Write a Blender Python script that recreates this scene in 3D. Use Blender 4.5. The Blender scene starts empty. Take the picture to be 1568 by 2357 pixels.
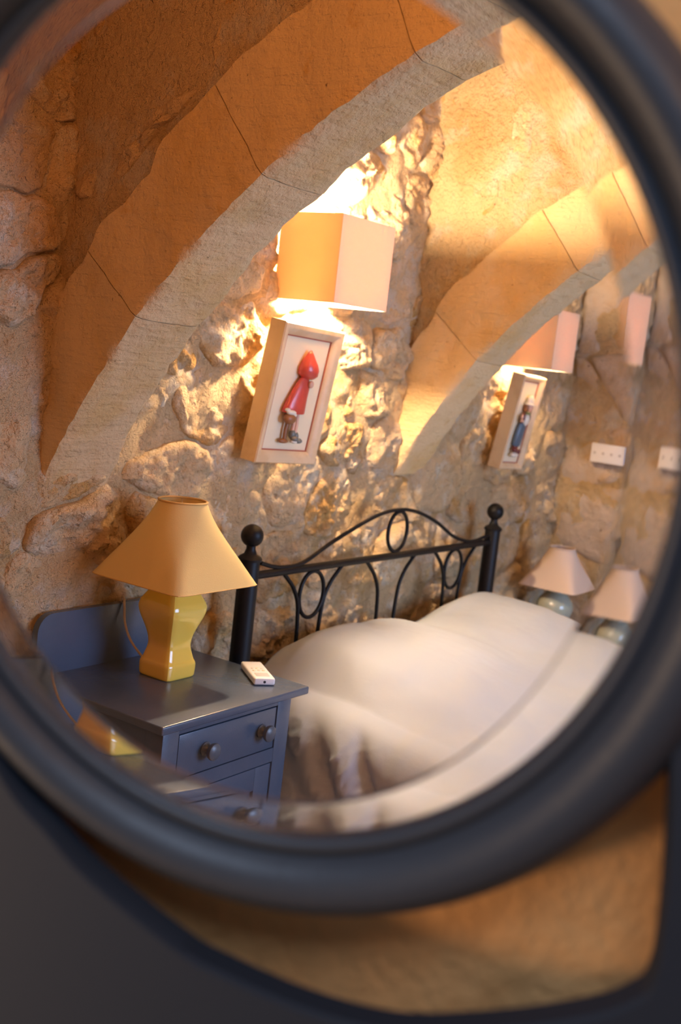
import bpy, bmesh, math, random
from mathutils import Vector, Matrix, noise
random.seed(7)
PI = math.pi
Z0 = 1.47                      # camera height above the floor; coordinates below are metres from the eye point
S = bpy.context.scene
COL = S.collection

# ------------------------------------------------------------------ camera
FW = Vector((.818, .559, -.134)).normalized()
RT = Vector((.573, -.8116, .1125)); RT = (RT - FW*RT.dot(FW)).normalized()
UP = RT.cross(FW)
cd = bpy.data.cameras.new('camera'); cam = bpy.data.objects.new('camera', cd); COL.objects.link(cam)
cam.matrix_world = Matrix(((RT.x, UP.x, -FW.x, 0), (RT.y, UP.y, -FW.y, 0), (RT.z, UP.z, -FW.z, 0), (0, 0, 0, 1)))
cam.location = (0, 0, Z0)
cd.sensor_fit = 'VERTICAL'; cd.sensor_height = 36; cd.sensor_width = 24
cd.lens = 2663/2357*36
cd.dof.use_dof = True; cd.dof.focus_distance = 2.45; cd.dof.aperture_fstop = 3.4
cd.clip_start = .02
S.camera = cam
# ------------------------------------------------------------------ light
S.view_settings.view_transform = 'Standard'; S.view_settings.look = 'None'
S.view_settings.gamma = 1; S.view_settings.use_curve_mapping = False
S.view_settings.exposure = 1.15
w = bpy.data.worlds.new('world'); S.world = w; w.use_nodes = True
w.node_tree.nodes['Background'].inputs[0].default_value = (.55, .62, .8, 1)
w.node_tree.nodes['Background'].inputs[1].default_value = .13
def area(name, loc, aim, sx, sy, power, color):
    l = bpy.data.lights.new(name, 'AREA'); l.shape = 'RECTANGLE'; l.size = sx; l.size_y = sy
    l.energy = power; l.color = color
    o = bpy.data.objects.new(name, l); COL.objects.link(o); o.location = Vector(loc) + Vector((0, 0, Z0))
    o.rotation_euler = (Vector(aim) - Vector(loc)).to_track_quat('-Z', 'Y').to_euler()
    return o
def point(name, loc, power, color, r=.03):
    l = bpy.data.lights.new(name, 'POINT'); l.energy = power; l.color = color; l.shadow_soft_size = r
    o = bpy.data.objects.new(name, l); COL.objects.link(o); o.location = Vector(loc) + Vector((0, 0, Z0))
    return o
WARM = (1, .66, .36); COOL = (.42, .60, 1)
area('window_daylight', (3.0, -1.58, -.05), (2.7, 1.5, -.5), 1.5, 1.2, 40, COOL)
area('near_warm_fill', (.55, -.75, .62), (.75, .35, -.4), .35, .35, 1.6, (1, .55, .25))  # added warm light for the wall behind the mirror, not a real ceiling lamp
point('near_low_fill', (-.20, .90, -.62), 10, (1, .66, .40), .08)  # unseen fill from lower left for the orange wall, no bedside lamp stands here
area('near_overhead_fill', (-.35, -.25, 1.22), (.55, .25, -.45), 1.0, 1.0, 13, (.58, .74, 1))  # cool overhead light added to shape the mirror frame; there is no window here
point('left_bay_fill', (.95, .75, .85), 6.0, (1, .46, .14), .10)  # added out of view to turn the near arch's side face orange, no fixture
point('room_warm_fill', (2.5, .5, .62), 2.2, WARM, .12)  # invented warm fill to lift the headboard wall; no pendant hangs in the room

# ------------------------------------------------------------------ helpers
ALL_TOP = []
def props(o, label=None, cat=None, group=None, kind=None):
    if label: o['label'] = label
    if cat: o['category'] = cat
    if group: o['group'] = group
    if kind: o['kind'] = kind
    return o
def thing(name, loc, label, cat, group=None):
    o = bpy.data.objects.new(name, None); o.empty_display_size = .05; COL.objects.link(o); o.location = loc
    ALL_TOP.append(o); return props(o, label, cat, group)
def wloc(o):
    v = Vector(o.location)
    while o.parent: o = o.parent; v += Vector(o.location)
    return v
def obj(name, bm, mat, parent=None, loc=None, smooth=40, label=None, cat=None, group=None, kind=None):
    """bm is in world coordinates; its verts are shifted so that the object's origin is its own."""
    me = bpy.data.meshes.new(name)
    o = bpy.data.objects.new(name, me); COL.objects.link(o)
    if parent:
        o.parent = parent; off = wloc(parent)
    else:
        off = Vector(loc) if loc else Vector((0, 0, 0)); o.location = off; ALL_TOP.append(o)
    bmesh.ops.recalc_face_normals(bm, faces=bm.faces[:])
    for v in bm.verts: v.co -= off
    if smooth:
        for f in bm.faces: f.smooth = True
    bm.to_mesh(me); bm.free()
    if smooth: me.set_sharp_from_angle(angle=math.radians(smooth))
    if mat: me.materials.append(mat)
    return props(o, label, cat, group, kind)
def NB(): return bmesh.new()
I4 = Matrix.Identity(4)
def box(bm, lo, hi, M=I4, bev=0, seg=2):
    t = bmesh.new()
    bmesh.ops.create_cube(t, size=1)
    c = [(a+b)/2 for a, b in zip(lo, hi)]; s = [b-a for a, b in zip(lo, hi)]
    for v in t.verts: v.co = Vector([v.co[i]*s[i]+c[i] for i in range(3)])
    if bev: bmesh.ops.bevel(t, geom=t.edges[:], offset=bev, segments=seg, affect='EDGES', profile=.5)
    t.transform(M); merge(bm, t); return bm
def merge(bm, t):
    me = bpy.data.meshes.new('tmp'); t.to_mesh(me); t.free(); bm.from_mesh(me); bpy.data.meshes.remove(me)
def loft(bm, loops, closed_u=True, cap=True, closed_v=False):
    L = [[bm.verts.new(p) for p in lp] for lp in loops]
    n = len(L[0]); m = len(L)
    for i in range(m if closed_v else m-1):
        a, b = L[i], L[(i+1) % m]
        for k in range(n if closed_u else n-1):
            bm.faces.new((a[k], a[(k+1) % n], b[(k+1) % n], b[k]))
    if cap and closed_u and not closed_v:
        bm.faces.new(L[0][::-1]); bm.faces.new(L[-1])
    return bm
def tube(bm, pts, r, n=10, cyclic=False, cap=True):
    P = [Vector(p) for p in pts]; m = len(P); loops = []
    prev = None
    for i in range(m):
        if cyclic: t = (P[(i+1) % m]-P[i-1]).normalized()
        else: t = (P[min(i+1, m-1)]-P[max(i-1, 0)]).normalized()
        if prev is None:
            a = Vector((0, 1, 0)) if abs(t.y) < .9 else Vector((1, 0, 0))
            u = t.cross(a).normalized()
        else:
            u = (prev - t*prev.dot(t)).normalized()
        prev = u; v = t.cross(u)
        rr = r(i/(m-1)) if callable(r) else r
        loops.append([P[i]+(u*math.cos(2*PI*k/n)+v*math.sin(2*PI*k/n))*rr for k in range(n)])
    return loft(bm, loops, True, cap and not cyclic, cyclic)
def spline(pts, sub=8):
    P = [Vector(p) for p in pts]; Q = [2*P[0]-P[1]]+P+[2*P[-1]-P[-2]]; out = []
    for i in range(1, len(Q)-2):
        a, b, c, d = Q[i-1:i+3]
        for k in range(sub):
            t = k/sub
            out.append(.5*((2*b)+(-a+c)*t+(2*a-5*b+4*c-d)*t*t+(-a+3*b-3*c+d)*t**3))
    out.append(P[-1]); return out
def lathe(bm, prof, M=I4, n=24):
    """prof: (radius, height) along local z"""
    loops = [[M @ Vector((max(r, 1e-4)*math.cos(2*PI*k/n), max(r, 1e-4)*math.sin(2*PI*k/n), h)) for k in range(n)] for r, h in prof]
    return loft(bm, loops, True, True)
def T(x, y, z): return Matrix.Translation((x, y, z))
def fr(p, s=1.0, oct=4): return noise.fractal(Vector(p)*s, .9, 2.1, oct)
def smoothstep(a, b, x):
    t = max(0, min(1, (x-a)/(b-a))); return t*t*(3-2*t)

# ------------------------------------------------------------------ materials
def mat(name, base, rough=.6, metal=0, spec=.5, bump=None, var=None, coat=0, trans=None, emit=None, obj_var=0):
    """bump: list of (kind, scale, strength_m); var: list of (colour, scale, lo, hi, detail)"""
    m = bpy.data.materials.new(name); m.use_nodes = True; nt = m.node_tree; N = nt.nodes; L = nt.links
    b = N['Principled BSDF']; b.inputs['Base Color'].default_value = (*base, 1); b.inputs['Roughness'].default_value = rough
    b.inputs['Metallic'].default_value = metal; b.inputs['Specular IOR Level'].default_value = spec
    b.inputs['Coat Weight'].default_value = coat
    g = N.new('ShaderNodeNewGeometry'); pos = g.outputs['Position']
    if obj_var:
        oi = N.new('ShaderNodeObjectInfo'); ad = N.new('ShaderNodeVectorMath'); ad.operation = 'MULTIPLY_ADD'
        L.new(oi.outputs['Random'], ad.inputs[0]); ad.inputs[1].default_value = (3.1, 5.3, 7.7); L.new(pos, ad.inputs[2]); pos = ad.outputs[0]
    if var:
        prev = None
        for i, (c, sc, lo, hi, det) in enumerate(var):
            n = N.new('ShaderNodeTexNoise'); n.inputs['Scale'].default_value = sc; n.inputs['Detail'].default_value = det
            n.inputs['Roughness'].default_value = .62
            L.new(pos, n.inputs['Vector'])
            r = N.new('ShaderNodeMapRange'); r.interpolation_type = 'SMOOTHSTEP'
            r.inputs['From Min'].default_value = lo; r.inputs['From Max'].default_value = hi
            L.new(n.outputs['Fac'], r.inputs['Value'])
            x = N.new('ShaderNodeMix'); x.data_type = 'RGBA'
            L.new(r.outputs['Result'], x.inputs['Factor'])
            if prev is None: x.inputs['A'].default_value = (*base, 1)
            else: L.new(prev, x.inputs['A'])
            x.inputs['B'].default_value = (*c, 1); prev = x.outputs['Result']
        if obj_var:
            hs = N.new('ShaderNodeHueSaturation'); mr = N.new('ShaderNodeMapRange')
            mr.inputs['To Min'].default_value = 1-obj_var; mr.inputs['To Max'].default_value = 1+obj_var
            L.new(oi.outputs['Random'], mr.inputs['Value']); L.new(mr.outputs['Result'], hs.inputs['Value'])
            L.new(prev, hs.inputs['Color']); prev = hs.outputs['Color']
        L.new(prev, b.inputs['Base Color'])
    if bump:
        pn = None
        for kind, sc, st in bump:
            if kind == 'noise':
                n = N.new('ShaderNodeTexNoise'); n.inputs['Scale'].default_value = sc; n.inputs['Detail'].default_value = 6
                n.inputs['Roughness'].default_value = .65; L.new(pos, n.inputs['Vector']); h = n.outputs['Fac']
            elif kind == 'pit':
                n = N.new('ShaderNodeTexVoronoi'); n.inputs['Scale'].default_value = sc; L.new(pos, n.inputs['Vector'])
                r = N.new('ShaderNodeMapRange'); r.inputs['From Min'].default_value = .0; r.inputs['From Max'].default_value = .28
                L.new(n.outputs['Distance'], r.inputs['Value']); h = r.outputs['Result']
            elif kind == 'chisel':
                mp = N.new('ShaderNodeMapping'); mp.inputs['Rotation'].default_value = (.75, .3, .5); mp.inputs['Scale'].default_value = (1.2, 1, 9)
                L.new(pos, mp.inputs['Vector'])
                n = N.new('ShaderNodeTexNoise'); n.inputs['Scale'].default_value = sc; n.inputs['Detail'].default_value = 3
                L.new(mp.outputs[0], n.inputs['Vector'])
                r = N.new('ShaderNodeMapRange'); r.inputs['From Min'].default_value = .42; r.inputs['From Max'].default_value = .6
                L.new(n.outputs['Fac'], r.inputs['Value']); h = r.outputs['Result']
            elif kind == 'weave':
                mp = N.new('ShaderNodeMapping'); mp.inputs['Scale'].default_value = (1, 1, 1.0)
                L.new(pos, mp.inputs['Vector'])
                n = N.new('ShaderNodeTexNoise'); n.inputs['Scale'].default_value = sc; n.inputs['Detail'].default_value = 1
                L.new(mp.outputs[0], n.inputs['Vector']); h = n.outputs['Fac']
            bp = N.new('ShaderNodeBump'); bp.inputs['Strength'].default_value = 1; bp.inputs['Distance'].default_value = st
            L.new(h, bp.inputs['Height'])
            if pn: L.new(pn, bp.inputs['Normal'])
            pn = bp.outputs['Normal']
        L.new(pn, b.inputs['Normal'])
    if trans:
        tr = N.new('ShaderNodeBsdfTranslucent'); tr.inputs['Color'].default_value = (*trans[0], 1)
        mx = N.new('ShaderNodeMixShader'); mx.inputs[0].default_value = trans[1]
        L.new(b.outputs[0], mx.inputs[1]); L.new(tr.outputs[0], mx.inputs[2]); L.new(mx.outputs[0], N['Material Output'].inputs[0])
    if emit:
        b.inputs['Emission Color'].default_value = (*emit[0], 1); b.inputs['Emission Strength'].default_value = emit[1]
    return m
STONE = mat('rubble_limestone', (.78, .56, .31), 1.0, spec=.0, obj_var=.09,
            var=[((.64, .36, .11), 2.6, .48, .66, 5), ((.70, .54, .36), 4.5, .5, .66, 6), ((.82, .70, .50), 9, .52, .7, 5), ((.40, .25, .11), 34, .65, .80, 4)],
            bump=[('noise', 14, .035), ('noise', 60, .016), ('pit', 38, .004)])
MORTAR = mat('lime_mortar', (.76, .55, .30), 1.0, spec=.0,
             var=[((.64, .42, .19), 3, .5, .68, 5), ((.78, .66, .49), 8, .5, .7, 5)],
             bump=[('noise', 18, .045), ('noise', 70, .014)])
ARCHM = mat('dressed_limestone', (.72, .53, .29), .85, spec=.2, obj_var=.05,
            var=[((.68, .46, .20), 3.2, .46, .66, 6), ((.60, .36, .12), 9, .60, .76, 6), ((.2, .12, .06), 45, .70, .78, 3)],
            bump=[('chisel', 9, .0010), ('noise', 22, .012), ('noise', 110, .003)])
ASHLAR = mat('smooth_ashlar', (.62, .50, .38), .85, spec=.2, obj_var=.06,
             var=[((.58, .38, .19), 2.4, .46, .62, 5), ((.25, .15, .08), 30, .66, .76, 4)],
             bump=[('noise', 18, .02), ('noise', 80, .006)])
PLASTER = mat('ochre_plaster', (.76, .38, .14), .9, spec=.2, var=[((.78, .43, .18), 2.5, .4, .7, 4), ((.62, .29, .10), 9, .55, .75, 5)],
              bump=[('noise', 14, .012), ('noise', 70, .003)])
FLOORM = mat('stone_floor', (.45, .36, .26), .6, var=[((.38, .29, .2), 3, .4, .7, 4)], bump=[('noise', 30, .003)])
FRAME = mat('grey_blue_lacquer', (.030, .036, .048), .45, spec=.5, bump=[('noise', 60, .0006)])
YOKE = mat('grey_blue_board_paint', (.018, .023, .033), .65, spec=.25)
PAINT = mat('slate_blue_paint', (.072, .098, .145), .27, spec=.7, var=[((.064, .088, .13), 5, .4, .7, 3)], bump=[('noise', 25, .0010)])
KNOB = mat('slate_knob_paint', (.085, .10, .12), .35, spec=.5)
DARK = mat('dark_gap', (.02, .02, .025), .8)
IRON = mat('black_iron', (.006, .006, .007), .45, spec=.25)
SHEET = mat('pale_grey_cotton', (.42, .465, .52), .6, spec=.3, bump=[('noise', 40, .0006)])
MATT = mat('mattress_ticking', (.6, .58, .54), .8)
YSH = mat('yellow_lampshade_fabric', (.90, .68, .28), .8, spec=.2, bump=[('weave', 500, .0003)], trans=((.8, .55, .2), .25))
YTRIM = mat('ochre_trim', (.62, .36, .10), .7)
YGL = mat('yellow_glaze', (.95, .64, .10), .14, spec=.5, coat=.5)
PSH = mat('cream_lampshade_fabric', (.86, .70, .56), .8, spec=.2, trans=((.8, .62, .45), .25))
CEL = mat('celadon_glaze', (.42, .46, .36), .2, coat=.4, var=[((.52, .52, .40), 12, .4, .7, 3)])
WSH = mat('linen_wall_shade', (.86, .72, .48), .85, spec=.1, bump=[('weave', 420, .0004)], trans=((.85, .50, .26), .085))
BULB = mat('lit_bulb', (1, .9, .7), .4, emit=((1, .74, .42), 30))
METAL = mat('brushed_metal', (.5, .46, .4), .35, metal=1)
WHITE = mat('white_plastic', (.82, .80, .78), .35, spec=.5)
GREYP = mat('grey_rubber_keys', (.55, .52, .50), .5)
CORD = mat('cream_cord', (.72, .62, .48), .5)
PALEW = mat('pale_wood', (.74, .56, .34), .45, var=[((.66, .47, .26), 14, .45, .7, 3)])
PANEL = mat('cream_panel', (.84, .72, .50), .5)
REDLINE = mat('red_brown_line', (.45, .12, .06), .5)
RED = mat('red_glaze', (.62, .075, .045), .32, coat=.25)
SKIN = mat('skin_paint', (.72, .42, .28), .4)
BROWN = mat('brown_paint', (.30, .12, .04), .4)
GREYSH = mat('grey_boot_paint', (.16, .17, .15), .35)
CREAM = mat('cream_paint', (.80, .74, .60), .35)
NAVY = mat('blue_grey_paint', (.10, .14, .18), .35)
MAROON = mat('maroon_paint', (.16, .03, .025), .35)
GREEN = mat('olive_paint', (.25, .26, .10), .5)
def glassmat():
    m = bpy.data.materials.new('bevelled_glass'); m.use_nodes = True; nt = m.node_tree
    nt.nodes.remove(nt.nodes['Principled BSDF']); g = nt.nodes.new('ShaderNodeBsdfGlass'); g.inputs['IOR'].default_value = 1.5
    g.inputs['Roughness'].default_value = 0; nt.links.new(g.outputs[0], nt.nodes['Material Output'].inputs[0]); return m
GLASS = glassmat()

# ------------------------------------------------------------------ room shell
WY = 2.07          # headboard wall
RX = 4.66          # right wall
OY = -1.64         # wall opposite (holds the window the daylight comes from)
CZ = 1.32          # ceiling height above the eye
def grid_wall(place, u0, u1, v0, v1, step, amp, seed, lift=.005):
    bm = NB(); nu = int((u1-u0)/step)+1; nv = int((v1-v0)/step)+1; V = []
    for i in range(nu+1):
        row = []
        for j in range(nv+1):
            u = u0+(u1-u0)*i/nu; v = v0+(v1-v0)*j/nv
            w = lift+amp*(fr((u, v, seed), 5, 4)+.4*fr((u, v, seed+9), 22, 2))
            row.append(bm.verts.new(place(u, v, w)))
        V.append(row)
    for i in range(nu):
        for j in range(nv): bm.faces.new((V[i][j], V[i+1][j], V[i+1][j+1], V[i][j+1]))
    return bm
def clip(poly, p, n):
    out = []
    for i in range(len(poly)):
        a, b = poly[i], poly[(i+1) % len(poly)]
        da = (a[0]-p[0])*n[0]+(a[1]-p[1])*n[1]; db = (b[0]-p[0])*n[0]+(b[1]-p[1])*n[1]
        if da <= 0: out.append(a)
        if da*db < 0:
            t = da/(da-db); out.append((a[0]+(b[0]-a[0])*t, a[1]+(b[1]-a[1])*t))
    return out
def voronoi(sites, rect, asp=1.45):
    """cells of the sites inside rect, in a metric that makes them wider than tall"""
    S2 = [(x, y*asp) for x, y in sites]; x0, x1, y0, y1 = rect; cells = []
    for i, s in enumerate(S2):
        poly = [(x0, y0*asp), (x1, y0*asp), (x1, y1*asp), (x0, y1*asp)]
        for j, t in enumerate(S2):
            if i == j: continue
            dx, dy = t[0]-s[0], t[1]-s[1]
            if dx*dx+dy*dy > 1.2: continue
            poly = clip(poly, ((s[0]+t[0])/2, (s[1]+t[1])/2), (dx, dy))
            if len(poly) < 3: break
        cells.append([(a, b/asp) for a, b in poly])
    return cells
def chaikin(poly, it=2, q=.22):
    for _ in range(it):
        o = []
        for i in range(len(poly)):
            a, b = poly[i], poly[(i+1) % len(poly)]
            o += [(a[0]*(1-q)+b[0]*q, a[1]*(1-q)+b[1]*q), (a[0]*q+b[0]*(1-q), a[1]*q+b[1]*(1-q))]
        poly = o
    return poly
def resample(poly, n):
    L = []; tot = 0
    for i in range(len(poly)):
        a, b = poly[i], poly[(i+1) % len(poly)]; d = math.hypot(b[0]-a[0], b[1]-a[1]); L.append(d); tot += d
    out = []; i = 0; acc = 0
    for k in range(n):
        t = tot*k/n
        while acc+L[i] < t: acc += L[i]; i += 1
        a, b = poly[i], poly[(i+1) % len(poly)]; q = (t-acc)/max(L[i], 1e-9)
        out.append((a[0]+(b[0]-a[0])*q, a[1]+(b[1]-a[1])*q))
    return out
def stone(cell, place, parent, m, gap=.012, depth=.03, rough=1.0, n=56, rings=12, rnd=2, edge_noise=.016, pw=9, tilt=.10, name='stone'):
    cx = sum(p[0] for p in cell)/len(cell); cy = sum(p[1] for p in cell)/len(cell)
    P = resample(chaikin(cell, rnd, .13), n); Q = []
    for x, y in P:
        d = math.hypot(x-cx, y-cy) or 1e-6; k = max(.3, (d-gap)/d)
        nx = edge_noise*fr((x, y, 3.3), 9, 3); ny = edge_noise*fr((x, y, 8.1), 9, 3)
        Q.append((cx+(x-cx)*k+nx, cy+(y-cy)*k+ny))
    bm = NB(); seed = random.random()*50; tx = random.uniform(-tilt, tilt); ty = random.uniform(-tilt, tilt)
    loops = []
    radii = [1.0, 1.0, .97, .92]+[.92*(1-(i+1)/(rings)) for i in range(rings-1)]
    for ri, r in enumerate(radii):
        lp = []
        for x, y in Q:
            X = cx+(x-cx)*r; Y = cy+(y-cy)*r
            if ri == 0: W = -.03
            else:
                W = depth*(1-r**pw) + (X-cx)*tx + (Y-cy)*ty
                W += rough*(.026*fr((X, Y, seed), 5, 5)+.016*(abs(fr((X, Y, seed+5), 13, 4))-.25)+.006*fr((X, Y, seed+8), 40, 2))*(1-.5*r**6)
                W -= .004 if ri == 1 else 0
            lp.append(bm.verts.new(place(X, Y, W)))
        loops.append(lp)
    for a, b in zip(loops, loops[1:]):
        for k in range(n): bm.faces.new((a[k], a[(k+1) % n], b[(k+1) % n], b[k]))
    c = bm.verts.new(place(cx, cy, depth+rough*(.026*fr((cx, cy, seed), 5, 5)+.016*(abs(fr((cx, cy, seed+5), 13, 4))-.25))))
    for k in range(n): bm.faces.new((loops[-1][k], loops[-1][(k+1) % n], c))
    return obj(name, bm, m, parent, smooth=50)
def scatter(rect, d, asp=1.45, fixed=(), jitter=.34, big=None):
    x0, x1, y0, y1 = rect; pts = list(fixed); row = 0; y = y0+d/asp/2
    while y < y1+.02:
        x = x0+(d/2 if row % 2 else 0)+random.uniform(0, d*.3)
        while x < x1+.02:
            p = (x+random.uniform(-1, 1)*d*jitter, y+random.uniform(-1, 1)*d/asp*jitter*.6)
            if all(math.hypot(p[0]-q[0], (p[1]-q[1])*asp) > d*.72 for q in fixed): pts.append(p)
            x += d*random.uniform(.75, 1.35)
        y += d/asp*random.uniform(.88, 1.12); row += 1
    return pts

# headboard wall of rubble
pb = lambda u, v, w: Vector((u, WY-w, v))
wall_back = obj('wall_back', grid_wall(pb, -.15, RX+.05, -1.47, CZ, .018, .020, 1.0), MORTAR, kind='structure')
fixed = [(2.18, -.02), (2.12, -.2), (2.36, .02), (2.32, -.17), (2.23, -.36), (3.0, -.12), (3.02, -.28), (3.18, .02), (3.14, .2), (3.10, .42),
         (3.72, -.16), (3.62, -.36), (3.88, .1), (3.40, -.12), (2.75, -.40), (2.95, -.46), (2.48, -.47), (1.50, -.62), (1.72, -.78), (1.55, -.42), (2.45, -.84), (2.75, -.88), (3.1, -.1), (3.24, -.3)]
rect = (1.05, RX, -1.08, 1.1)
for c in voronoi(scatter(rect, .235, fixed=fixed), rect):
    if len(c) < 3: continue
    mx = sum(p[0] for p in c)/len(c); mz = sum(p[1] for p in c)/len(c)
    dep = random.uniform(.002, .026)
    if abs(mx-1.5) < .12 and abs(mz+.64) < .09: dep = .09
    stone(c, pb, wall_back, STONE, gap=random.uniform(.000, .008), depth=dep, rough=random.uniform(1.0, 1.7), n=60, rings=13)
# right wall: bigger squared blocks
pr = lambda u, v, w: Vector((RX-w, u, v))
wall_right = obj('wall_right', grid_wall(pr, OY, WY+.03, -1.47, CZ, .03, .010, 5.0), MORTAR, kind='structure')
rect = (.55, WY-.01, -1.1, .95)
fx = [(1.72, .0), (1.88, -.3), (1.5, -.25), (1.3, .02), (1.78, -.52), (1.45, -.5), (1.75, .3)]
for c in voronoi(scatter(rect, .40, fixed=fx, jitter=.12), rect):
    if len(c) < 3: continue
    stone(c, pr, wall_right, ASHLAR, gap=.004, depth=random.uniform(.006, .018), rough=.45, n=44, rings=7, rnd=1, pw=14, tilt=.01)
# opposite wall with the window opening the daylight comes through, never in view
bm = NB()
box(bm, (-.2, OY-.12, -1.47), (2.1, OY, CZ)); box(bm, (3.9, OY-.12, -1.47), (RX, OY, CZ))
box(bm, (2.1, OY-.12, -1.47), (3.9, OY, -.8)); box(bm, (2.1, OY-.12, .7), (3.9, OY, CZ))
obj('wall_window', bm, PLASTER, smooth=0, kind='structure')
bm = NB(); box(bm, (-2.2, -2.6, -1.55), (RX+.1, WY+.1, -1.47)); obj('floor', bm, FLOORM, smooth=0, kind='structure')
bm = NB(); box(bm, (-.3, OY-.12, CZ), (RX+.1, WY+.1, CZ+.1)); obj('ceiling', bm, ASHLAR, smooth=0, kind='structure')

# ------------------------------------------------------------------ arches
AC = (.228, -1.2695); AR = 2.037
def arch(x0, x1, label, seed, side_mat):
    a_s = math.atan2(-.385-AC[1], WY-.015-AC[0])
    root = thing('stone_arch', (x0, WY-.02, -.385), label, 'arch', 'stone arches across the room')
    # mortar core just under the faces
    def polar(a, r, x): return Vector((x, AC[0]+math.cos(a)*r, AC[1]+math.sin(a)*r))
    bm = NB(); loops = []; na = 96
    for i in range(na+1):
        a = a_s+(PI-2*a_s)*i/na
        loops.append([polar(a, AR+.014, x0+.016), polar(a, AR+.014, x1-.016), polar(a, AR+.18, x1-.016), polar(a, AR+.18, x0+.016)])
    loft(bm, loops); obj('mortar_core', bm, MORTAR, root, smooth=0)
    rnd = random.Random(seed)
    k = 0; a = a_s; a_end = PI-a_s
    lens = [.485, .428, .387, .46, .56, .45, .5, .42, .5, .46, .55, .48, .5, .4, .5, .5, .5]
    while a < a_end-.02:
        b = min(a+lens[k % 16]/AR, a_end)
        if a_end-b < .08: b = a_end
        th = rnd.uniform(.20, .30); g = .0012/AR
        na2, nr2, nx2 = 20, 9, 10
        bm = NB()
        def P(i, j, l):
            t = i/na2; s = j/nr2; q = l/nx2
            aa = a+g+(b-a-2*g)*t; rr = AR+(.235+.05*fr((aa*2.2, seed, 0), 1, 3))*s; xx = x0+(x1-x0)*q
            p = polar(aa, rr, xx)
            c = Vector((p.x+seed, p.y, p.z))
            edge = 1 if (j == 0 and l in (0, nx2)) else 0
            n1 = .006*fr(c, 7, 4)+.003*fr(c+Vector((7, 0, 0)), 30, 3)
            r2 = rr+(n1 if j == 0 else 0)+(.03*fr(c, 5, 3) if j == nr2 else 0)+edge*(.004+.007*abs(fr(c, 22, 3)))
            x2 = xx+(n1*1.3 if l == 0 else (-n1 if l == nx2 else 0))+(edge*(.003+.006*abs(fr(c, 18, 3)))*(1 if l == 0 else -1))
            if False:
                if j == 0: r2 += .004
                if l == 0: x2 += .003
                if l == nx2: x2 -= .003
            return polar(aa, r2, x2)
        idx = {}
        def V(i, j, l):
            if (i, j, l) not in idx: idx[(i, j, l)] = bm.verts.new(P(i, j, l))
            return idx[(i, j, l)]
        for i in range(na2):
            for j in range(nr2):
                for l in (0, nx2): bm.faces.new((V(i, j, l), V(i+1, j, l), V(i+1, j+1, l), V(i, j+1, l)))
            for l in range(nx2):
                for j in (0, nr2): bm.faces.new((V(i, j, l), V(i+1, j, l), V(i+1, j, l+1), V(i, j, l+1)))
        for j in range(nr2):
            for l in range(nx2):
                for i in (0, na2): bm.faces.new((V(i, j, l), V(i, j+1, l), V(i, j+1, l+1), V(i, j, l+1)))
        obj('voussoir', bm, ARCHM, root, smooth=45)
        a = b; k += 1
    return root
def spandrel(xf, xb, name, d, seed, front_rough=1.0):
    """the wall the arch carries: a slab up to the ceiling with its own rubble on the near face"""
    bm = NB(); loops = []; n = 60; a_s = math.atan2(-.385-AC[1], WY-.015-AC[0])
    top = []; 
    P0 = []
    for i in range(n+1):
        a = a_s+(PI-2*a_s)*i/n
        P0.append((AC[0]+math.cos(a)*(AR+.10), AC[1]+math.sin(a)*(AR+.10)))
    vf = [(bm.verts.new((xf+.004, y, z)), bm.verts.new((xf+.004, y, CZ)), bm.verts.new((xb-.02, y, z)), bm.verts.new((xb-.02, y, CZ))) for y, z in P0]
    for p, q in zip(vf, vf[1:]):
        bm.faces.new((p[0], q[0], q[1], p[1])); bm.faces.new((p[2], p[3], q[3], q[2])); bm.faces.new((p[0], p[2], q[2], q[0])); bm.faces.new((p[1], q[1], q[3], p[3]))
    bm.faces.new((vf[0][0], vf[0][1], vf[0][3], vf[0][2])); bm.faces.new((vf[-1][0], vf[-1][2], vf[-1][3], vf[-1][1]))
    sp = obj(name, bm, MORTAR, smooth=0, kind='structure')
    pl = lambda u, v, w: Vector((xf+.010-w, u, v))
    rect = (.35, WY-.02, -.30, CZ-.02); rs = random.getstate(); random.seed(seed)
    for c in voronoi(scatter(rect, d, asp=1.2, jitter=.3), rect, 1.2):
        if len(c) < 3: continue
        mx = sum(p[0] for p in c)/len(c); mz = sum(p[1] for p in c)/len(c)
        rr = math.hypot(mx-AC[0], mz-AC[1])
        if rr < AR+.26: 
            if rr < AR+.16: continue
        # keep the stone outside the ring of voussoirs
        cc = []
        for x, y in c:
            r0 = math.hypot(x-AC[0], y-AC[1]); k = max(1, (AR+.265)/r0); cc.append((AC[0]+(x-AC[0])*k, AC[1]+(y-AC[1])*k))
        stone(cc, pl, sp, STONE, gap=.006, depth=random.uniform(-.022, -.004), rough=front_rough, n=40, rings=8, pw=6, tilt=.05)
    random.setstate(rs)
    return sp
a1 = arch(1.785, 1.995, 'stone rib arch nearest the mirror, dark ochre side face and grey underside', 3, ARCHM)
spandrel(1.80, 1.98, 'wall_spandrel', .30, 21, 1.4)
a2 = arch(3.31, 3.50, 'farther stone rib arch behind the large box wall lamp, side face brightly lit', 11, ARCHM)
spandrel(3.325, 3.485, 'wall_spandrel', .36, 33, .8)

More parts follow.
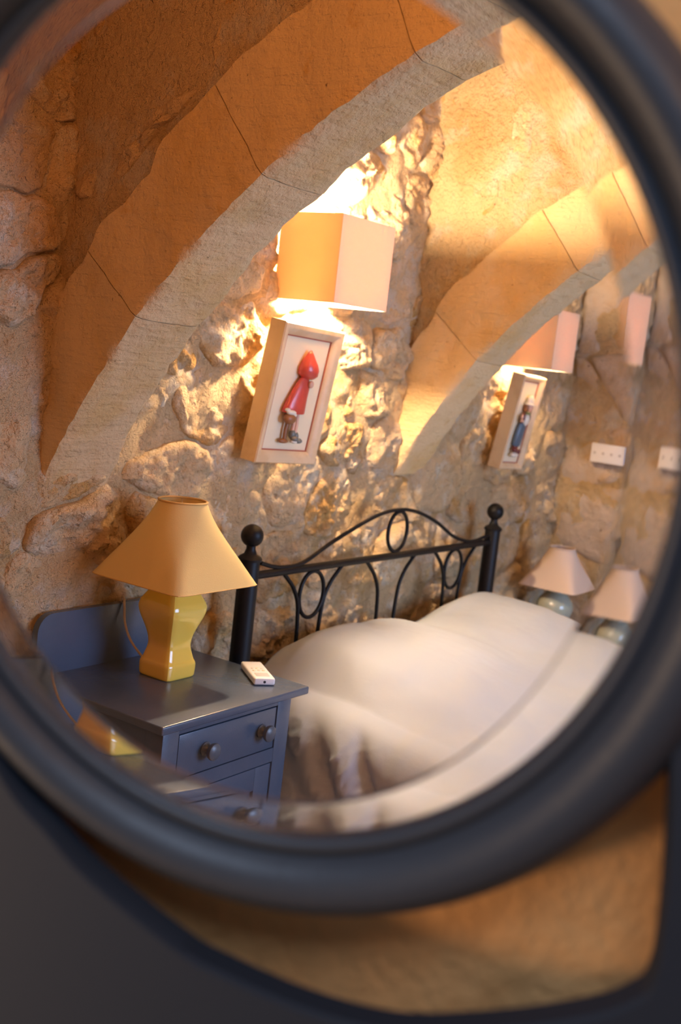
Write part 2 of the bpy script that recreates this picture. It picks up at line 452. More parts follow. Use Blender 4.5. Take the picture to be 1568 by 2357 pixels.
# ------------------------------------------------------------------ near side: mirror, its stand and the wall it hangs before
YAW, TLT = math.radians(25), math.radians(10)
MN = Vector((math.cos(YAW)*math.cos(TLT), math.sin(YAW)*math.cos(TLT), math.sin(TLT)))
MH = Vector((math.sin(YAW), -math.cos(YAW), 0)); MV = MH.cross(MN)
MD = .70
def ell(c, ax, ang, th):
    a = math.radians(ang); L = (math.sin(a), math.cos(a)); K = (math.cos(a), -math.sin(a))
    # ray from centre in direction th so that rings match angle by angle
    d = (math.cos(th), math.sin(th)); p = d[0]*L[0]+d[1]*L[1]; q = d[0]*K[0]+d[1]*K[1]
    r = 1/math.sqrt((p/ax[0])**2+(q/ax[1])**2)
    return (c[0]+d[0]*r, c[1]+d[1]*r)
E_IN = ((-.1669, -.1752), (.2939, .2494), -7.9)
E_BV = ((-.1706, -.1729), (.2736, .2234), -4.95)
E_OUT = ((-.1560, -.1850), (.349, .3075), -9.0)
NT = 128
def mp(t, hgt, th):
    a = ell(*E_IN, th); b = ell(*E_OUT, th); x = a[0]+(b[0]-a[0])*t; y = a[1]+(b[1]-a[1])*t
    return MH*x+MV*y+MN*(MD-hgt)
NX = Vector((math.cos(YAW), math.sin(YAW), 0))
WD = .82
mirror = thing('oval_mirror', MH*E_IN[0][0]+MV*-.5+MN*MD, 'large oval mirror in a thick dark grey-blue rounded frame, close and out of focus', 'mirror')
prof = [(0, -.008), (0, .005), (.04, .009), (.10, .010), (.15, .007), (.19, .006), (.25, .014), (.33, .020), (.45, .025), (.58, .026), (.70, .023), (.82, .016), (.92, .006), (.985, -.006), (1, -.016), (.97, -.02), (.5, -.02)]
bm = NB()
loft(bm, [[mp(t, h, 2*PI*k/NT) for k in range(NT)] for t, h in prof], True, False, True)
obj('frame', bm, FRAME, mirror, smooth=60)
bm = NB()
def gp(e, dep, th):
    x, y = ell(*e, th); return MH*x+MV*y+MN*(MD+dep)
E_GO = (E_IN[0], (E_IN[1][0]+.006, E_IN[1][1]+.006), E_IN[2])
loft(bm, [[gp(E_BV, 0, 2*PI*k/NT) for k in range(NT)], [gp(E_GO, 0, 2*PI*k/NT) for k in range(NT)],
          [gp(E_GO, .0012, 2*PI*k/NT) for k in range(NT)], [gp(E_BV, .0058, 2*PI*k/NT) for k in range(NT)]], True, False, True)
obj('bevelled_glass', bm, GLASS, mirror, smooth=20, label='clear bevelled glass edge')
def towall(p, d):
    return p*(d/p.dot(NX))
# sleeve between frame and wall
bm = NB()
inner = [mp(.50, -.019, 2*PI*k/NT) for k in range(NT)]
outer = [mp(.85, -.017, 2*PI*k/NT) for k in range(NT)]
loft(bm, [inner, outer, [towall(p, WD-.001) for p in outer], [towall(p, WD-.001) for p in inner]], True, False, True)
obj('backing_rim', bm, YOKE, mirror, smooth=40)
# wall behind the mirror
bm = NB()
hole = [towall(mp(.42, -.019, 2*PI*k/NT), WD) for k in range(NT)]
def uvw(u, z, d): return Vector((NX.x*d, NX.y*d, 0))+MH*u+Vector((0, 0, z))
U0, U1 = -2.24, 1.85
cu = sum((p.dot(MH) for p in hole))/NT; cz = sum(p.z for p in hole)/NT
def rectpt(p):
    du = p.dot(MH)-cu; dz = p.z-cz; k = 1e9
    if du > 1e-9: k = min(k, (U1-cu)/du)
    if du < -1e-9: k = min(k, (U0-cu)/du)
    if dz > 1e-9: k = min(k, (CZ-cz)/dz)
    if dz < -1e-9: k = min(k, (-1.47-cz)/dz)
    return (cu+du*k, cz+dz*k)
loops = []
R = [rectpt(p) for p in hole]
for t in (0, .04, .1, .2, .35, .6, 1):
    lp = []
    for p, q in zip(hole, R):
        u = p.dot(MH); x = u+(q[0]-u)*t; z = p.z+(q[1]-p.z)*t
        lp.append(uvw(x, z, WD))
    loops.append(lp)
back = [[uvw(q.dot(MH), q.z, WD+.06) for q in loops[-1]], [towall(p, WD+.06) for p in hole]]
loft(bm, loops+back, True, False, True)
obj('wall_front', bm, PLASTER, smooth=0, kind='structure')
# stand: flat board with a hollow curve under the mirror and a post at each side
YD = .735
curve = [(-.437, 0), (-.429, -.118), (-.395, -.237), (-.339, -.322), (-.304, -.354), (-.269, -.383), (-.202, -.421), (-.169, -.433),
         (-.106, -.447), (-.045, -.450), (.012, -.437), (.066, -.418), (.104, -.398), (.119, -.370), (.113, -.27), (.106, -.214), (.104, -.103), (.104, .029)]
cs = [(p.x, p.y) for p in spline([(a, b, 0) for a, b in curve], 5)]
outl = []
for u, z in cs:     # outer edge of the stand
    outl.append((u, z))
n = len(cs)
bm = NB()
def oe(i):
    t = i/(n-1); u, z = cs[i]
    if u < -.40 and z > -.24: return (-.56, z)
    if u > .10 and z > -.38: return (.21, z)
    k = (u+.40)/(.51); return (-.56+.77*max(0, min(1, k)), -1.47 if True else z)
outer2 = [oe(i) for i in range(n)]
f_in = [uvw(u, z, YD) for u, z in cs]; f_out = [uvw(u, z, YD) for u, z in outer2]
b_out = [uvw(u, z, YD+.028) for u, z in outer2]; b_in = [uvw(u, z, YD+.028) for u, z in cs]
e_in = [uvw(u, z, YD+.004) for u, z in cs]
ci = [uvw(cu+(u-cu)*1.006, z*1.006, YD) for u, z in cs]
loops = [list(x) for x in zip(ci, f_out, b_out, b_in, e_in)]
loft(bm, loops, True, True)
obj('stand_board', bm, YOKE, mirror, smooth=30, label='dark grey-blue board with a hollow curve')

# ------------------------------------------------------------------ bed
bed = thing('bed', (3.14, .95, -1.47), 'double bed with a black iron headboard of looped wires', 'bed')
HY = 1.944
LX, RXP = 2.435, 3.862
for px in (LX, RXP):
    bm = NB(); lathe(bm, [(.029, -1.47), (.029, -.578), (.0285, -.575), (.0, -.575)], T(px, HY, 0), 24)
    p = obj('post', bm, IRON, bed)
    bm = NB(); pr_ = [(.033, -.582), (.034, -.575), (.030, -.570), (.018, -.562), (.013, -.549), (.013, -.540)]
    for i in range(13):
        a = -PI/2+.35+(PI-.35)*i/12; pr_.append((.0315*math.cos(a), -.512+.0315*math.sin(a)))
    lathe(bm, pr_, T(px, HY, 0), 24); obj('finial', bm, IRON, p, label='black ball finial')
def wire(name, pts, r=.0062, cyc=False, sub=8):
    bm = NB(); P = [(x, HY, z) for x, z in pts]
    tube(bm, P if cyc else spline(P, sub), r, 10, cyc); return obj(name, bm, IRON, bed)
bm = NB(); tube(bm, [(LX, HY, -.626), (RXP, HY, -.626)], .0115, 14); obj('top_rail', bm, IRON, bed)
bm = NB(); tube(bm, [(LX, HY, -1.12), (RXP, HY, -1.12)], .0115, 14); obj('lower_rail', bm, IRON, bed)
wire('crest_wire', [(2.484, -.592), (2.54, -.607), (2.606, -.614), (2.69, -.606), (2.83, -.553), (3.03, -.492), (3.165, -.474), (3.29, -.486), (3.43, -.528), (3.56, -.585), (3.668, -.611), (3.74, -.612), (3.80, -.604), (3.84, -.600)])
def ring(cx, cz, rx, rz): wire('ring', [(cx+rx*math.cos(2*PI*k/36), cz+rz*math.sin(2*PI*k/36)) for k in range(36)], .0062, True)
ring(3.185, -.546, .058, .066)
ring(2.742, -.708, .060, .070)
ring(3.590, -.706, .060, .070)
def splay(c, wd):
    for s in (-1, 1):
        wire('spindle', [(c+s*.147, -.632), (c+s*.125, -.650), (c+s*.093, -.680), (c+s*.066, -.725), (c+s*.056, -.785), (c+s*.052, -.86), (c+s*.050, -1.0), (c+s*.050, -1.12)])
splay(2.742, 0); splay(3.168, 0); splay(3.592, 0)
bm = NB(); box(bm, (2.50, -.08, -1.20), (3.82, 1.90, -.985), bev=.05, seg=3); obj('mattress', bm, MATT, bed)
bm = NB(); box(bm, (2.48, -.10, -1.27), (3.84, 1.92, -1.20), bev=.004); obj('base', bm, IRON, bed)
for fx_ in (2.52, 3.80):
    bm = NB(); lathe(bm, [(.02, -1.47), (.02, -1.27)], T(fx_, -.04, 0), 14); obj('leg', bm, IRON, bed)
# bedspread: one cloth, raised at the head and down both sides
def gauss(x, c, s): return math.exp(-((x-c)/s)**2)
def top_z(X, Y):
    z = -.955
    head = smoothstep(1.0, 1.78, Y)*(1-smoothstep(1.86, 2.02, Y)*.55)
    prof = .115+.045*gauss(X, 2.80, .20)+.030*gauss(X, 3.05, .14)+.055*gauss(X, 3.66, .22)-.006*gauss(X, 3.27, .07)
    z += head*prof*smoothstep(2.44, 2.66, X)*(1-smoothstep(3.78, 3.98, X))
    z += .012*fr((X, Y, 0), 2.2, 3)+.003*fr((X, Y, 4), 9, 3)
    z -= .01*gauss(X, 3.35, .05)*gauss(Y, 1.55, .07)
    return z
bm = NB(); nU, nV = 300, 300; GR = []
X0, X1, RAD = 2.52, 3.86, .12
drape = .40
half = drape+RAD*PI/2
tot = half*2+(X1-X0)
Ys = [1.955-2.10*j/nV for j in range(nV+1)]
for i in range(nU+1):
    s = tot*i/nU; row = []
    for Y in Ys:
        if s < half:
            q = half-s; side = -1; Xe = X0
        elif s > tot-half:
            q = s-(tot-half); side = 1; Xe = X1
        else:
            q = 0; side = 0
        if side == 0:
            X = X0+(s-half); p = Vector((X, Y, top_z(X, Y)))
        else:
            zt = top_z(Xe, Y)
            if q < RAD*PI/2:
                a = q/RAD; p = Vector((Xe+side*RAD*math.sin(a), Y, zt-RAD*(1-math.cos(a)))); k = a/(PI/2)
            else:
                d = q-RAD*PI/2; p = Vector((Xe+side*(RAD+.10*d), Y, zt-RAD-d)); k = 1
            kk = k*smoothstep(0, .25, q)
            ph = Y+.55*(q)
            f = .014*math.sin(ph*16+1.3*fr((Y, q, 1), 3, 2))+.006*math.sin(ph*39+2+2*fr((Y, q, 2), 4, 2))
            # two deep pleats on the side by the near nightstand
            f -= .042*gauss(ph, 1.575, .022)+.034*gauss(ph, 1.72, .030)
            f += .022*gauss(ph, 1.50, .05)+.020*gauss(ph, 1.645, .035)
            f += .006*fr((Y*2, q, 6), 9, 3)
            cr = fr((Y*1.3, q*.8, 6.5), 7, 3); f += .014*max(0, 1-abs(cr)*8)*smoothstep(1.45, 1.65, Y)
            cr = fr((Y, q*1.2, 16.5), 11, 2); f += .007*max(0, 1-abs(cr)*9)*smoothstep(1.25, 1.5, Y)
            p.x += side*f*kk*.8
            if side == -1: p.x = max(p.x, 2.335 if Y > 1.57 else 2.2)
        row.append(bm.verts.new(p))
    GR.append(row)
for i in range(nU):
    for j in range(nV): bm.faces.new((GR[i][j], GR[i+1][j], GR[i+1][j+1], GR[i][j+1]))
spread = obj('bedspread', bm, SHEET, loc=(3.14, .95, -1.0), smooth=180, label='smooth pale grey cotton bedspread pulled over pillows, creased at the near side', cat='bedspread')
md = spread.modifiers.new('thickness', 'SOLIDIFY'); md.thickness = .006; md.offset = -1

# ------------------------------------------------------------------ nightstands
def knob(bm, x, y, z, k=1):
    M = T(x, y, z) @ Matrix.Rotation(PI/2, 4, 'X')
    lathe(bm, [(.017*k, 0), (.0175*k, .004*k), (.012*k, .008*k), (.0095*k, .014*k), (.011*k, .018*k), (.0185*k, .021*k), (.0205*k, .026*k), (.0195*k, .031*k), (.014*k, .035*k), (.004*k, .0365*k)], M, 24)
def nightstand(x0, x1, yf, yb, zt, bh, label, zf=-1.47, k=1.0):
    """x0..x1, yf..yb = table top; zt = its upper face"""
    root = thing('nightstand', ((x0+x1)/2, (yf+yb)/2, zf), label, 'nightstand', 'slate blue nightstands')
    bx0, bx1, by = x0+.028*k, x1-.040*k, yf+.022*k; th = .020*k; zb = zt-th
    bm = NB(); box(bm, (x0, yf, zb), (x1, yb, zt), bev=.004*k, seg=3); obj('table_top', bm, PAINT, root)
    # backboard with rounded upper corners
    bm = NB(); pts = []; r = .045*k; bxa, bxb = x0+.012, x1-.012; zt2 = zt+bh
    for c, a0 in (((bxb-r, zt2-r), 0), ((bxa+r, zt2-r), PI/2)):
        for i in range(9): a = a0+PI/2*i/8; pts.append((c[0]+r*math.cos(a), c[1]+r*math.sin(a)))
    pts += [(bxa, zt), (bxb, zt)]
    loft(bm, [[Vector((x, yb-.020*k, z)) for x, z in pts], [Vector((x, yb-.002*k, z)) for x, z in pts]])
    bmesh.ops.bevel(bm, geom=[e for e in bm.edges if len(e.link_faces) == 2 and e.calc_face_angle(0) > 1.2], offset=.002, segments=2, affect='EDGES')
    obj('backboard', bm, PAINT, root)
    # carcass: stiles, rails, side panels
    st = .052*k; dh = .108*k
    dz1 = zb-.018*k; dz0 = dz1-dh; cz1 = dz0-.035*k; cz0 = zf+.07
    bm = NB()
    box(bm, (bx0, by, zf), (bx0+st, by+st, zb), bev=.002); box(bm, (bx1-st, by, zf), (bx1, by+st, zb), bev=.002)
    box(bm, (bx0, yb-.05, zf), (bx0+.04, yb-.012, zb), bev=.002); box(bm, (bx1-.04, yb-.05, zf), (bx1, yb-.012, zb), bev=.002)
    box(bm, (bx0+st, by+.001, dz1), (bx1-st, by+.02, zb)); box(bm, (bx0+st, by+.001, cz1), (bx1-st, by+.02, dz0)); box(bm, (bx0+st, by+.001, zf+.02), (bx1-st, by+.02, cz0))
    for sx in (bx0+.003, bx1-.015):
        box(bm, (sx, by+st, zb-.055*k), (sx+.012, yb-.05, zb)); box(bm, (sx, by+st, zf+.03), (sx+.012, yb-.05, zf+.10))
    box(bm, (bx0+.02, yb-.024, zf+.03), (bx1-.02, yb-.014, zb))
    box(bm, (bx0+.006, by+.03, zf+.03), (bx1-.006, yb-.02, zf+.045))
    obj('carcass', bm, PAINT, root)
    for nm, sx in (('side_panel', bx0+.009), ('side_panel', bx1-.017)):
        bm = NB(); box(bm, (sx, by+st+.001, zf+.09), (sx+.008, yb-.051, zb-.054*k)); p = obj(nm, bm, PAINT, root)
        ey0, ey1, e0, e1 = by+st+.001, yb-.051, zf+.10, zb-.055*k; s2 = bx0+.004 if sx < (x0+x1)/2 else bx1-.010
        bm = NB()
        for lo, hi in (((s2, ey0, e1-.007), (s2+.006, ey1, e1)), ((s2, ey0, e0), (s2+.006, ey1, e0+.007)), ((s2, ey0, e0), (s2+.006, ey0+.007, e1)), ((s2, ey1-.007, e0), (s2+.006, ey1, e1))):
            box(bm, lo, hi, bev=.0015)
        obj('panel_bead', bm, PAINT, p)
    g = .0035*k
    bm = NB(); box(bm, (bx0+st+g, by+.002, dz0+g*.5), (bx1-st-g*.8, by+.018, dz1-g*1.2), bev=.0015); box(bm, (bx0+st+.01, by+.018, dz0+.008), (bx1-st-.01, yb-.04, dz1-.02))
    dr = obj('drawer', bm, PAINT, root)
    zm = (dz0+dz1)/2
    for q in (.27, .845) if k > .99 else (.25, .78):
        bm = NB(); knob(bm, bx0+st+(bx1-bx0-2*st)*q, by+.003, zm, k); obj('knob', bm, KNOB, dr, label='round painted drawer knob')
    # door with a sunk panel
    X0_, X1_, Z0_, Z1_ = bx0+st+g, bx1-st-g, cz0+g, cz1-g; w_ = .058*k
    bm = NB()
    box(bm, (X0_, by+.002, Z0_), (X0_+w_, by+.02, Z1_), bev=.0015); box(bm, (X1_-w_, by+.002, Z0_), (X1_, by+.02, Z1_), bev=.0015)
    box(bm, (X0_+w_, by+.002, Z1_-w_), (X1_-w_, by+.02, Z1_), bev=.0015); box(bm, (X0_+w_, by+.002, Z0_), (X1_-w_, by+.02, Z0_+w_), bev=.0015)
    do = obj('door', bm, PAINT, root)
    bm = NB(); box(bm, (X0_+w_-.002, by+.011, Z0_+w_-.002), (X1_-w_+.002, by+.017, Z1_-w_+.002)); obj('door_panel', bm, PAINT, do)
    bm = NB(); knob(bm, X1_-.030*k, by+.003, Z1_-.125*k, k); obj('knob', bm, KNOB, do, label='round painted door knob')
    return root
TZ = -.822
nightstand(1.770, 2.293, 1.600, 2.045, TZ, .148, 'slate blue painted nightstand under the yellow lamp, drawer with two round knobs')
nightstand(4.06, 4.51, 1.66, 2.045, -1.045, .095, 'dark nightstand mostly hidden behind the bed, under the cream shaded lamp', k=.9)

# ------------------------------------------------------------------ table lamps
def shade(cx, cy, hs, zb, zt, rt, m, trim, root, rc=.012):
    n = 96
    def loop(t, off):
        out = []
        for k in range(n):
            a = 2*PI*k/n+PI/4; c, s = math.cos(a), math.sin(a)
            h = hs-off; p = 14*(1-t)+2*t; p = 2+(14)*(1-t)**2.2
            rs_ = h/((abs(c)**p+abs(s)**p)**(1/p)); rc_ = rt-off
            r = rs_*(1-t)+rc_*t
            out.append(Vector((cx+c*r, cy+s*r, zb+(zt-zb)*t)))
        return out
    bm = NB(); ts = [i/14 for i in range(15)]
    L = [loop(t, 0) for t in ts]+[loop(t, .0015) for t in ts[::-1]]
    loft(bm, L, True, False, True); sh = obj('lamp_shade', bm, m, root, smooth=35)
    bm = NB(); tube(bm, loop(1, -.0005)[::2], .0028, 8, True); obj('top_trim', bm, trim, sh)
    bm = NB(); tube(bm, loop(0, .0003), .0012, 6, True); obj('bottom_trim', bm, trim, sh)
    # wire spider holding it
    bm = NB(); z = zt-.014
    for a in (PI/4, PI/4+2*PI/3, PI/4+4*PI/3): tube(bm, [(cx, cy, z), (cx+(rt)*math.cos(a), cy+rt*math.sin(a), zt-.003)], .0012, 6)
    lathe(bm, [(.011, z-.002), (.011, z+.002)], T(cx, cy, 0), 16); obj('spider', bm, METAL, sh)
    return sh
def squarevase(cx, cy, zb, prof, m, root, rot=0, pw=7):
    n = 64; bm = NB(); L = []
    for h, z in prof:
        lp = []
        for k in range(n):
            a = 2*PI*k/n; c, s = math.cos(a), math.sin(a)
            r = h/((abs(c)**pw+abs(s)**pw)**(1/pw)); ca, sa = math.cos(rot), math.sin(rot)
            x, y = c*r, s*r; lp.append(Vector((cx+x*ca-y*sa, cy+x*sa+y*ca, zb+z)))
        L.append(lp)
    loft(bm, L); return obj('base', bm, m, root, smooth=30)
CX, CY = 2.063, 1.870
lamp = thing('table_lamp', (CX, CY, TZ), 'table lamp with yellow glazed baluster base and square yellow shade, in front', 'lamp')
rawp = [(.048, 0), (.0505, .003), (.0515, .012), (.0520, .030), (.0505, .038), (.0475, .044), (.0440, .056), (.0405, .070), (.0395, .082), (.0415, .098), (.0465, .116), (.0530, .134), (.0590, .150), (.0625, .164), (.0630, .175), (.0605, .186), (.0555, .196), (.0500, .205), (.0460, .213), (.0450, .219), (.0470, .223), (.0475, .229), (.0440, .233), (.02, .234)]
squarevase(CX, CY, TZ, [(p.x, p.y) for p in spline([(a, b, 0) for a, b in rawp], 3)], YGL, lamp, pw=9)
shade(CX, CY, .147, -.581, -.389, .058, YSH, YTRIM, lamp)
bm = NB(); lathe(bm, [(.016, TZ+.232), (.016, TZ+.29), (.012, TZ+.295), (.012, TZ+.33), (.022, TZ+.36), (.026, TZ+.385), (.018, TZ+.405), (.004, TZ+.412)], T(CX, CY, 0), 20); obj('bulb', bm, WHITE, lamp, label='unlit bulb')
bm = NB(); tube(bm, [(CX, CY, TZ+.30), (CX+.035, CY, TZ+.34), (CX+.035, CY, TZ+.40), (CX, CY, -.405)], .0014, 6); obj('harp', bm, METAL, lamp)
bm = NB()
tube(bm, spline([(2.058, 2.048, -.74), (2.058, 2.042, -.672), (2.055, 2.030, -.661), (2.048, 2.018, -.68), (2.045, 2.008, -.72), (2.05, 1.99, -.76), (2.062, 1.96, -.795), (2.072, 1.93, -.816), (2.07, 1.915, -.818)], 6), .0030, 8)
obj('power_cord', bm, CORD, lamp, label='cream power cord looping over the backboard')

CX2, CY2 = 4.31, 1.85
lamp2 = thing('table_lamp', (CX2, CY2, -1.045), 'table lamp with cream shade and round celadon base, across the bed', 'lamp')
shade(CX2, CY2, .122, -.822, -.665, .050, PSH, PSH, lamp2)
bm = NB()
pf = [(.030, 0), (.048, .001), (.050, .010), (.034, .022), (.028, .034), (.040, .056), (.060, .090), (.072, .120), (.074, .145), (.066, .168), (.050, .186), (.040, .198), (.037, .212), (.02, .215)]
lathe(bm, [(p.x, p.y) for p in spline([(a, b, 0) for a, b in pf], 3)], T(CX2, CY2, -1.045), 40); obj('base', bm, CEL, lamp2)
bm = NB(); lathe(bm, [(.014, -.832), (.014, -.79), (.024, -.76), (.024, -.73), (.004, -.70)], T(CX2, CY2, 0), 16); obj('bulb', bm, WHITE, lamp2)

# ------------------------------------------------------------------ wall lamps
def wall_lamp(x0, x1, yf, zb, zt, label, power):
    root = thing('wall_lamp', ((x0+x1)/2, WY, zb), label, 'wall lamp', 'box shaped wall lamps')
    bm = NB(); t = .003; yb = WY-.012
    # open box: front and two sides, double skinned
    o = [(x0, yb), (x0, yf), (x1, yf), (x1, yb)]; i_ = [(x1-t, yb), (x1-t, yf+t), (x0+t, yf+t), (x0+t, yb)]
    pts = o+i_
    loft(bm, [[Vector((x, y, zb)) for x, y in pts], [Vector((x, y, zt)) for x, y in pts]], True, False)
    L = len(pts)
    vs = list(bm.verts)
    for base in (0, L):
        v = vs[base:base+L]
        for a, b, c, d in ((0, 1, 6, 7), (1, 2, 5, 6), (2, 3, 4, 5)): bm.faces.new((v[a], v[b], v[c], v[d]))
    sh = obj('lamp_shade', bm, WSH, root, smooth=0)
    bm = NB(); cx = (x0+x1)/2; cy = (yf+yb)/2; zc = (zb+zt)/2
    box(bm, (cx-.04, WY-.024, zc-.05), (cx+.04, WY-.002, zc+.05), bev=.003); tube(bm, [(cx, WY-.02, zc), (cx, cy, zc)], .006, 8)
    lathe(bm, [(.013, zc-.02), (.016, zc-.01), (.016, zc+.012)], T(cx, cy, 0), 16)
    tube(bm, [(x0+.002, cy, zc), (x1-.002, cy, zc)], .0022, 6)
    obj('bracket', bm, METAL, root)
    bm = NB(); lathe(bm, [(.012, zc+.012), (.014, zc+.025), (.024, zc+.045), (.028, zc+.062), (.022, zc+.08), (.004, zc+.088)], T(cx, cy, 0), 20)
    b = obj('bulb', bm, BULB, root); b.visible_shadow = True
    for dz, q in ((-.045, 1.5), (.106, 1.2)):
        point('wall_lamp_light', (cx, cy, zc+dz), power*q, (1, .73, .48), .022)
    return root
wall_lamp(2.562, 2.822, 1.850, .135, .372, 'large lit box wall lamp directly above the near red-hatted relief picture', 21)
wall_lamp(3.975, 4.165, 1.850, .030, .252, 'small lit box wall lamp above the far relief picture, by the corner', 4)

# ------------------------------------------------------------------ relief pictures
def blob(bm, c, s, M, n=16):
    t = bmesh.new(); bmesh.ops.create_uvsphere(t, u_segments=n, v_segments=n//2+2, radius=1)
    for v in t.verts: v.co = Vector((c[0]+v.co.x*s[0], c[1]+v.co.y*s[1], c[2]+v.co.z*s[2]))
    t.transform(M); merge(bm, t)
def picture(bl, br, tl, label, fw, figure):
    bl, br, tl = Vector(bl), Vector(br), Vector(tl)
    ex = (br-bl); W = ex.length; ex.normalize(); ez = tl-bl; ez = (ez-ex*ez.dot(ex)); H = ez.length; ez.normalize(); ey = ez.cross(ex)
    M = Matrix(((ex.x, ey.x, ez.x, bl.x), (ex.y, ey.y, ez.y, bl.y), (ex.z, ey.z, ez.z, bl.z), (0, 0, 0, 1)))
    root = thing('relief_picture', bl+ex*W/2, label, 'picture', 'framed relief pictures under the wall lamps')
    dp = .055
    for nm, a, b in (('frame_left', 0, 0),):
        bm = NB(); loops = []
        # mitred moulding: section (inset, depth) swept round the four corners
        sec = [(0, dp), (0, .004), (.003, 0), (fw*.45, .002), (fw*.9, .012), (fw, .016), (fw, dp)]
        for ins, d in sec:
            loops.append([M @ Vector((ins, d, ins)), M @ Vector((W-ins, d, ins)), M @ Vector((W-ins, d, H-ins)), M @ Vector((ins, d, H-ins))])
        loft(bm, loops, True, False, True)
        fo = obj('frame', bm, PALEW, root, smooth=25)
    bm = NB(); box(bm, (fw-.001, .020, fw-.001), (W-fw+.001, .026, H-fw+.001), M); pn = obj('panel', bm, PANEL, root, smooth=0)
    bm = NB(); q = .0035
    for lo, hi in (((fw, .0165, fw), (W-fw, .0195, fw+q)), ((fw, .0165, H-fw-q), (W-fw, .0195, H-fw)), ((fw, .0165, fw), (fw+q, .0195, H-fw)), ((W-fw-q, .0165, fw), (W-fw, .0195, H-fw))): box(bm, lo, hi, M)
    obj('slip', bm, REDLINE, pn, smooth=0, label='thin red-brown inner line')
    bm = NB(); box(bm, (W*.5-.03, dp-.002, H*.6), (W*.5+.03, dp+.02, H*.72), M); obj('wall_spacer', bm, PALEW, root, smooth=0)
    figure(M, W, H, root); return root
def fig_red(M, W, H, root):
    M = M @ T(-.006, 0, .034); k = H/.39*.89; c0 = W*.53; y = .008
    def B(name, m, blobs, parent, extra=None):
        bm = NB()
        for c, s in blobs: blob(bm, c, s, M)
        if extra: extra(bm)
        return obj(name, bm, m, parent, smooth=60)
    c = c0
    bm = NB()
    # coat: flared body, oval section
    L = []
    for z, rx, ox in ((.125, .045, -.014), (.128, .047, -.014), (.15, .044, -.012), (.18, .037, -.006), (.21, .031, .001), (.235, .020, .004), (.245, .012, .006)):
        L.append([M @ Vector((c+ox+rx*math.cos(2*PI*i/24), y+rx*.42*math.sin(2*PI*i/24), z*k)) for i in range(24)])
    loft(bm, L)
    doll = obj('figurine', bm, RED, root, smooth=60, label='small doll in red coat and pointed red hat')
    bm = NB(); L = []
    for z, rx, ox in ((.236, .008, .012), (.240, .024, .012), (.250, .035, .011), (.268, .036, .010), (.284, .030, .008), (.300, .020, .005), (.315, .011, .003), (.326, .003, .002)):
        L.append([M @ Vector((c+ox+rx*math.cos(2*PI*i/24), y-.002+rx*.7*math.sin(2*PI*i/24), z*k)) for i in range(24)])
    loft(bm, L); obj('pointed_hat', bm, RED, doll, smooth=60)
    B('face', SKIN, [((c+.028, y-.004, .252*k), (.013, .012, .014)), ((c+.041, y-.006, .250*k), (.003, .003, .003))], doll)
    B('hair', BROWN, [((c+.020, y-.006, .244*k), (.012, .012, .008))], doll)
    B('hand', SKIN, [((c+.020, y-.014, .222*k), (.010, .007, .011))], doll)
    B('apron', CREAM, [((c-.036, y-.012, .128*k), (.020, .010, .008)), ((c-.050, y-.008, .134*k), (.010, .008, .006)), ((c-.024, y-.013, .121*k), (.010, .008, .006))], doll)
    B('bundle', BROWN, [((c-.036, y-.010, .108*k), (.024, .015, .016))], doll)
    bm = NB()
    for dx, x2 in ((.004, .010), (.018, .024)): tube(bm, [M @ Vector((c+dx-.010, y, .13*k)), M @ Vector((c+x2-.012, y-.002, .085*k)), M @ Vector((c+x2-.014, y-.004, .062*k))], .0062, 10)
    obj('legs', bm, SKIN, doll)
    B('boots', GREYSH, [((c-.002, y-.005, .058*k), (.011, .010, .014)), ((c+.014, y-.005, .052*k), (.011, .010, .014)), ((c+.004, y-.012, .046*k), (.015, .012, .008)), ((c+.022, y-.012, .040*k), (.015, .012, .008))], doll)
    B('socks', CREAM, [((c+.006, y-.010, .036*k), (.014, .010, .006))], doll)
    bm = NB(); tube(bm, [M @ Vector((c-.028, y, .10*k)), M @ Vector((c-.030, y, .07*k)), M @ Vector((c-.026, y, .036*k))], .0055, 8)
    blob(bm, (c-.030, y, .034*k), (.020, .010, .007), M); obj('tree_stump', bm, BROWN, doll)
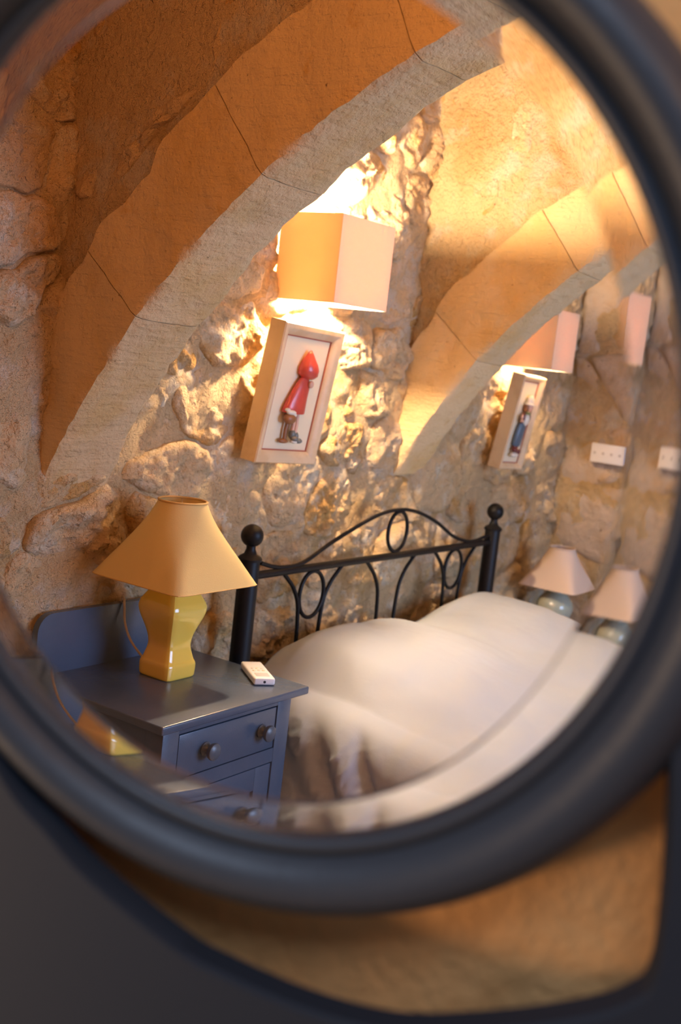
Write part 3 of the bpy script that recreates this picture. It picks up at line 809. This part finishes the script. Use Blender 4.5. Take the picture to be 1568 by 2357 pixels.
def fig_blue(M, W, H, root):
    k = H/.36; c = W*.52; y = .008
    def B(name, m, blobs, parent):
        bm = NB()
        for cc, s in blobs: blob(bm, cc, s, M, 14)
        return obj(name, bm, m, parent, smooth=60)
    bm = NB(); L = []
    for z, rx, ox in ((.092, .024, -.006), (.096, .027, -.006), (.13, .029, -.004), (.165, .027, -.001), (.18, .022, .001)):
        L.append([M @ Vector((c+ox+rx*math.cos(2*PI*i/20), y+rx*.5*math.sin(2*PI*i/20), z*k)) for i in range(20)])
    loft(bm, L); doll = obj('figurine', bm, NAVY, root, smooth=60, label='small doll in blue-grey trousers and cream hat')
    B('shirt', CREAM, [((c+.006, y-.006, .195*k), (.018, .014, .026))], doll)
    B('sleeve', MAROON, [((c-.018, y-.004, .200*k), (.010, .010, .022))], doll)
    B('sleeve', MAROON, [((c+.026, y-.004, .200*k), (.009, .010, .022))], doll)
    B('arm', SKIN, [((c-.028, y-.010, .190*k), (.012, .006, .006)), ((c-.038, y-.010, .205*k), (.006, .006, .010))], doll)
    B('face', SKIN, [((c+.008, y-.006, .242*k), (.017, .015, .018)), ((c+.008, y-.021, .240*k), (.003, .003, .003))], doll)
    B('hair', BROWN, [((c-.006, y-.002, .240*k), (.012, .012, .020))], doll)
    bm = NB(); L = []
    for z, rx in ((.252, .028), (.256, .028), (.259, .021), (.275, .019), (.287, .012), (.290, .003)):
        L.append([M @ Vector((c+.009+rx*math.cos(2*PI*i/20), y-.003+rx*.7*math.sin(2*PI*i/20), z*k)) for i in range(20)])
    loft(bm, L); obj('hat', bm, CREAM, doll, smooth=50)
    B('scarf', GREEN, [((c+.002, y-.008, .220*k), (.014, .013, .006))], doll)
    B('boots', MAROON, [((c-.020, y-.008, .078*k), (.015, .012, .010)), ((c+.008, y-.008, .072*k), (.015, .012, .010)), ((c-.010, y-.002, .088*k), (.018, .010, .012))], doll)
    B('stone_foot', CREAM, [((c-.008, y-.006, .058*k), (.028, .012, .010))], doll)
picture((2.4518, 1.975, -.3169), (2.7292, 1.975, -.3263), (2.4388, 1.925, .0727), 'tilted pale wood frame holding a small red-hatted doll in relief', .034, fig_red)
picture((3.915, 1.975, -.3574), (4.100, 1.975, -.3637), (3.855, 1.925, .0054), 'pale wood frame with a doll in blue-grey and cream hat, far along the wall', .022, fig_blue)

# ------------------------------------------------------------------ small things
rem = thing('remote_control', (2.24, 1.735, TZ), 'white remote control lying on the nightstand by the bed', 'remote control')
RM = T(2.197, 1.668, TZ) @ Matrix.Rotation(-math.radians(37), 4, 'Z')
bm = NB(); box(bm, (-.027, 0, .001), (.027, .148, .019), RM, bev=.005, seg=4); obj('case', bm, WHITE, rem)
bm = NB(); box(bm, (-.017, .018, .0185), (.017, .044, .0197), RM, bev=.0005); obj('screen', bm, GREYP, rem, label='grey display window')
for i in range(3):
    for j in range(2):
        bm = NB(); lathe(bm, [(.0042, .0185), (.0042, .0202), (.003, .0208)], RM @ T(-.012+.012*i, .066+.018*j, 0), 12); obj('button', bm, CREAM if (i+j) % 2 else PANEL, rem)
bm = NB(); lathe(bm, [(.0034, 0), (.0034, .0012), (.001, .0014)], RM @ T(0, .001, .0095) @ Matrix.Rotation(PI/2, 4, 'X'), 14); obj('emitter', bm, DARK, rem, label='dark round emitter hole')

sw = thing('socket_plate', (RX-.03, 1.84, -.33), 'small white plate with a row of holes on the stone right of the corner', 'socket plate')
bm = NB(); box(bm, (RX-.050, 1.765, -.325), (RX-.036, 1.915, -.245), bev=.003); obj('plate', bm, WHITE, sw)
for i in range(4):
    bm = NB(); lathe(bm, [(.006, 0), (.006, .0015), (.003, .002)], T(RX-.0505, 1.785+.037*i, -.285) @ Matrix.Rotation(-PI/2, 4, 'Y'), 12); obj('hole', bm, GREYP, sw)
bm = NB(); box(bm, (RX-.036, 1.775, -.32), (RX, 1.905, -.25)); obj('back_box', bm, WHITE, sw)

# everything was laid out from the eye point: stand it on the floor at z = 0
for o in ALL_TOP: o.location.z += Z0
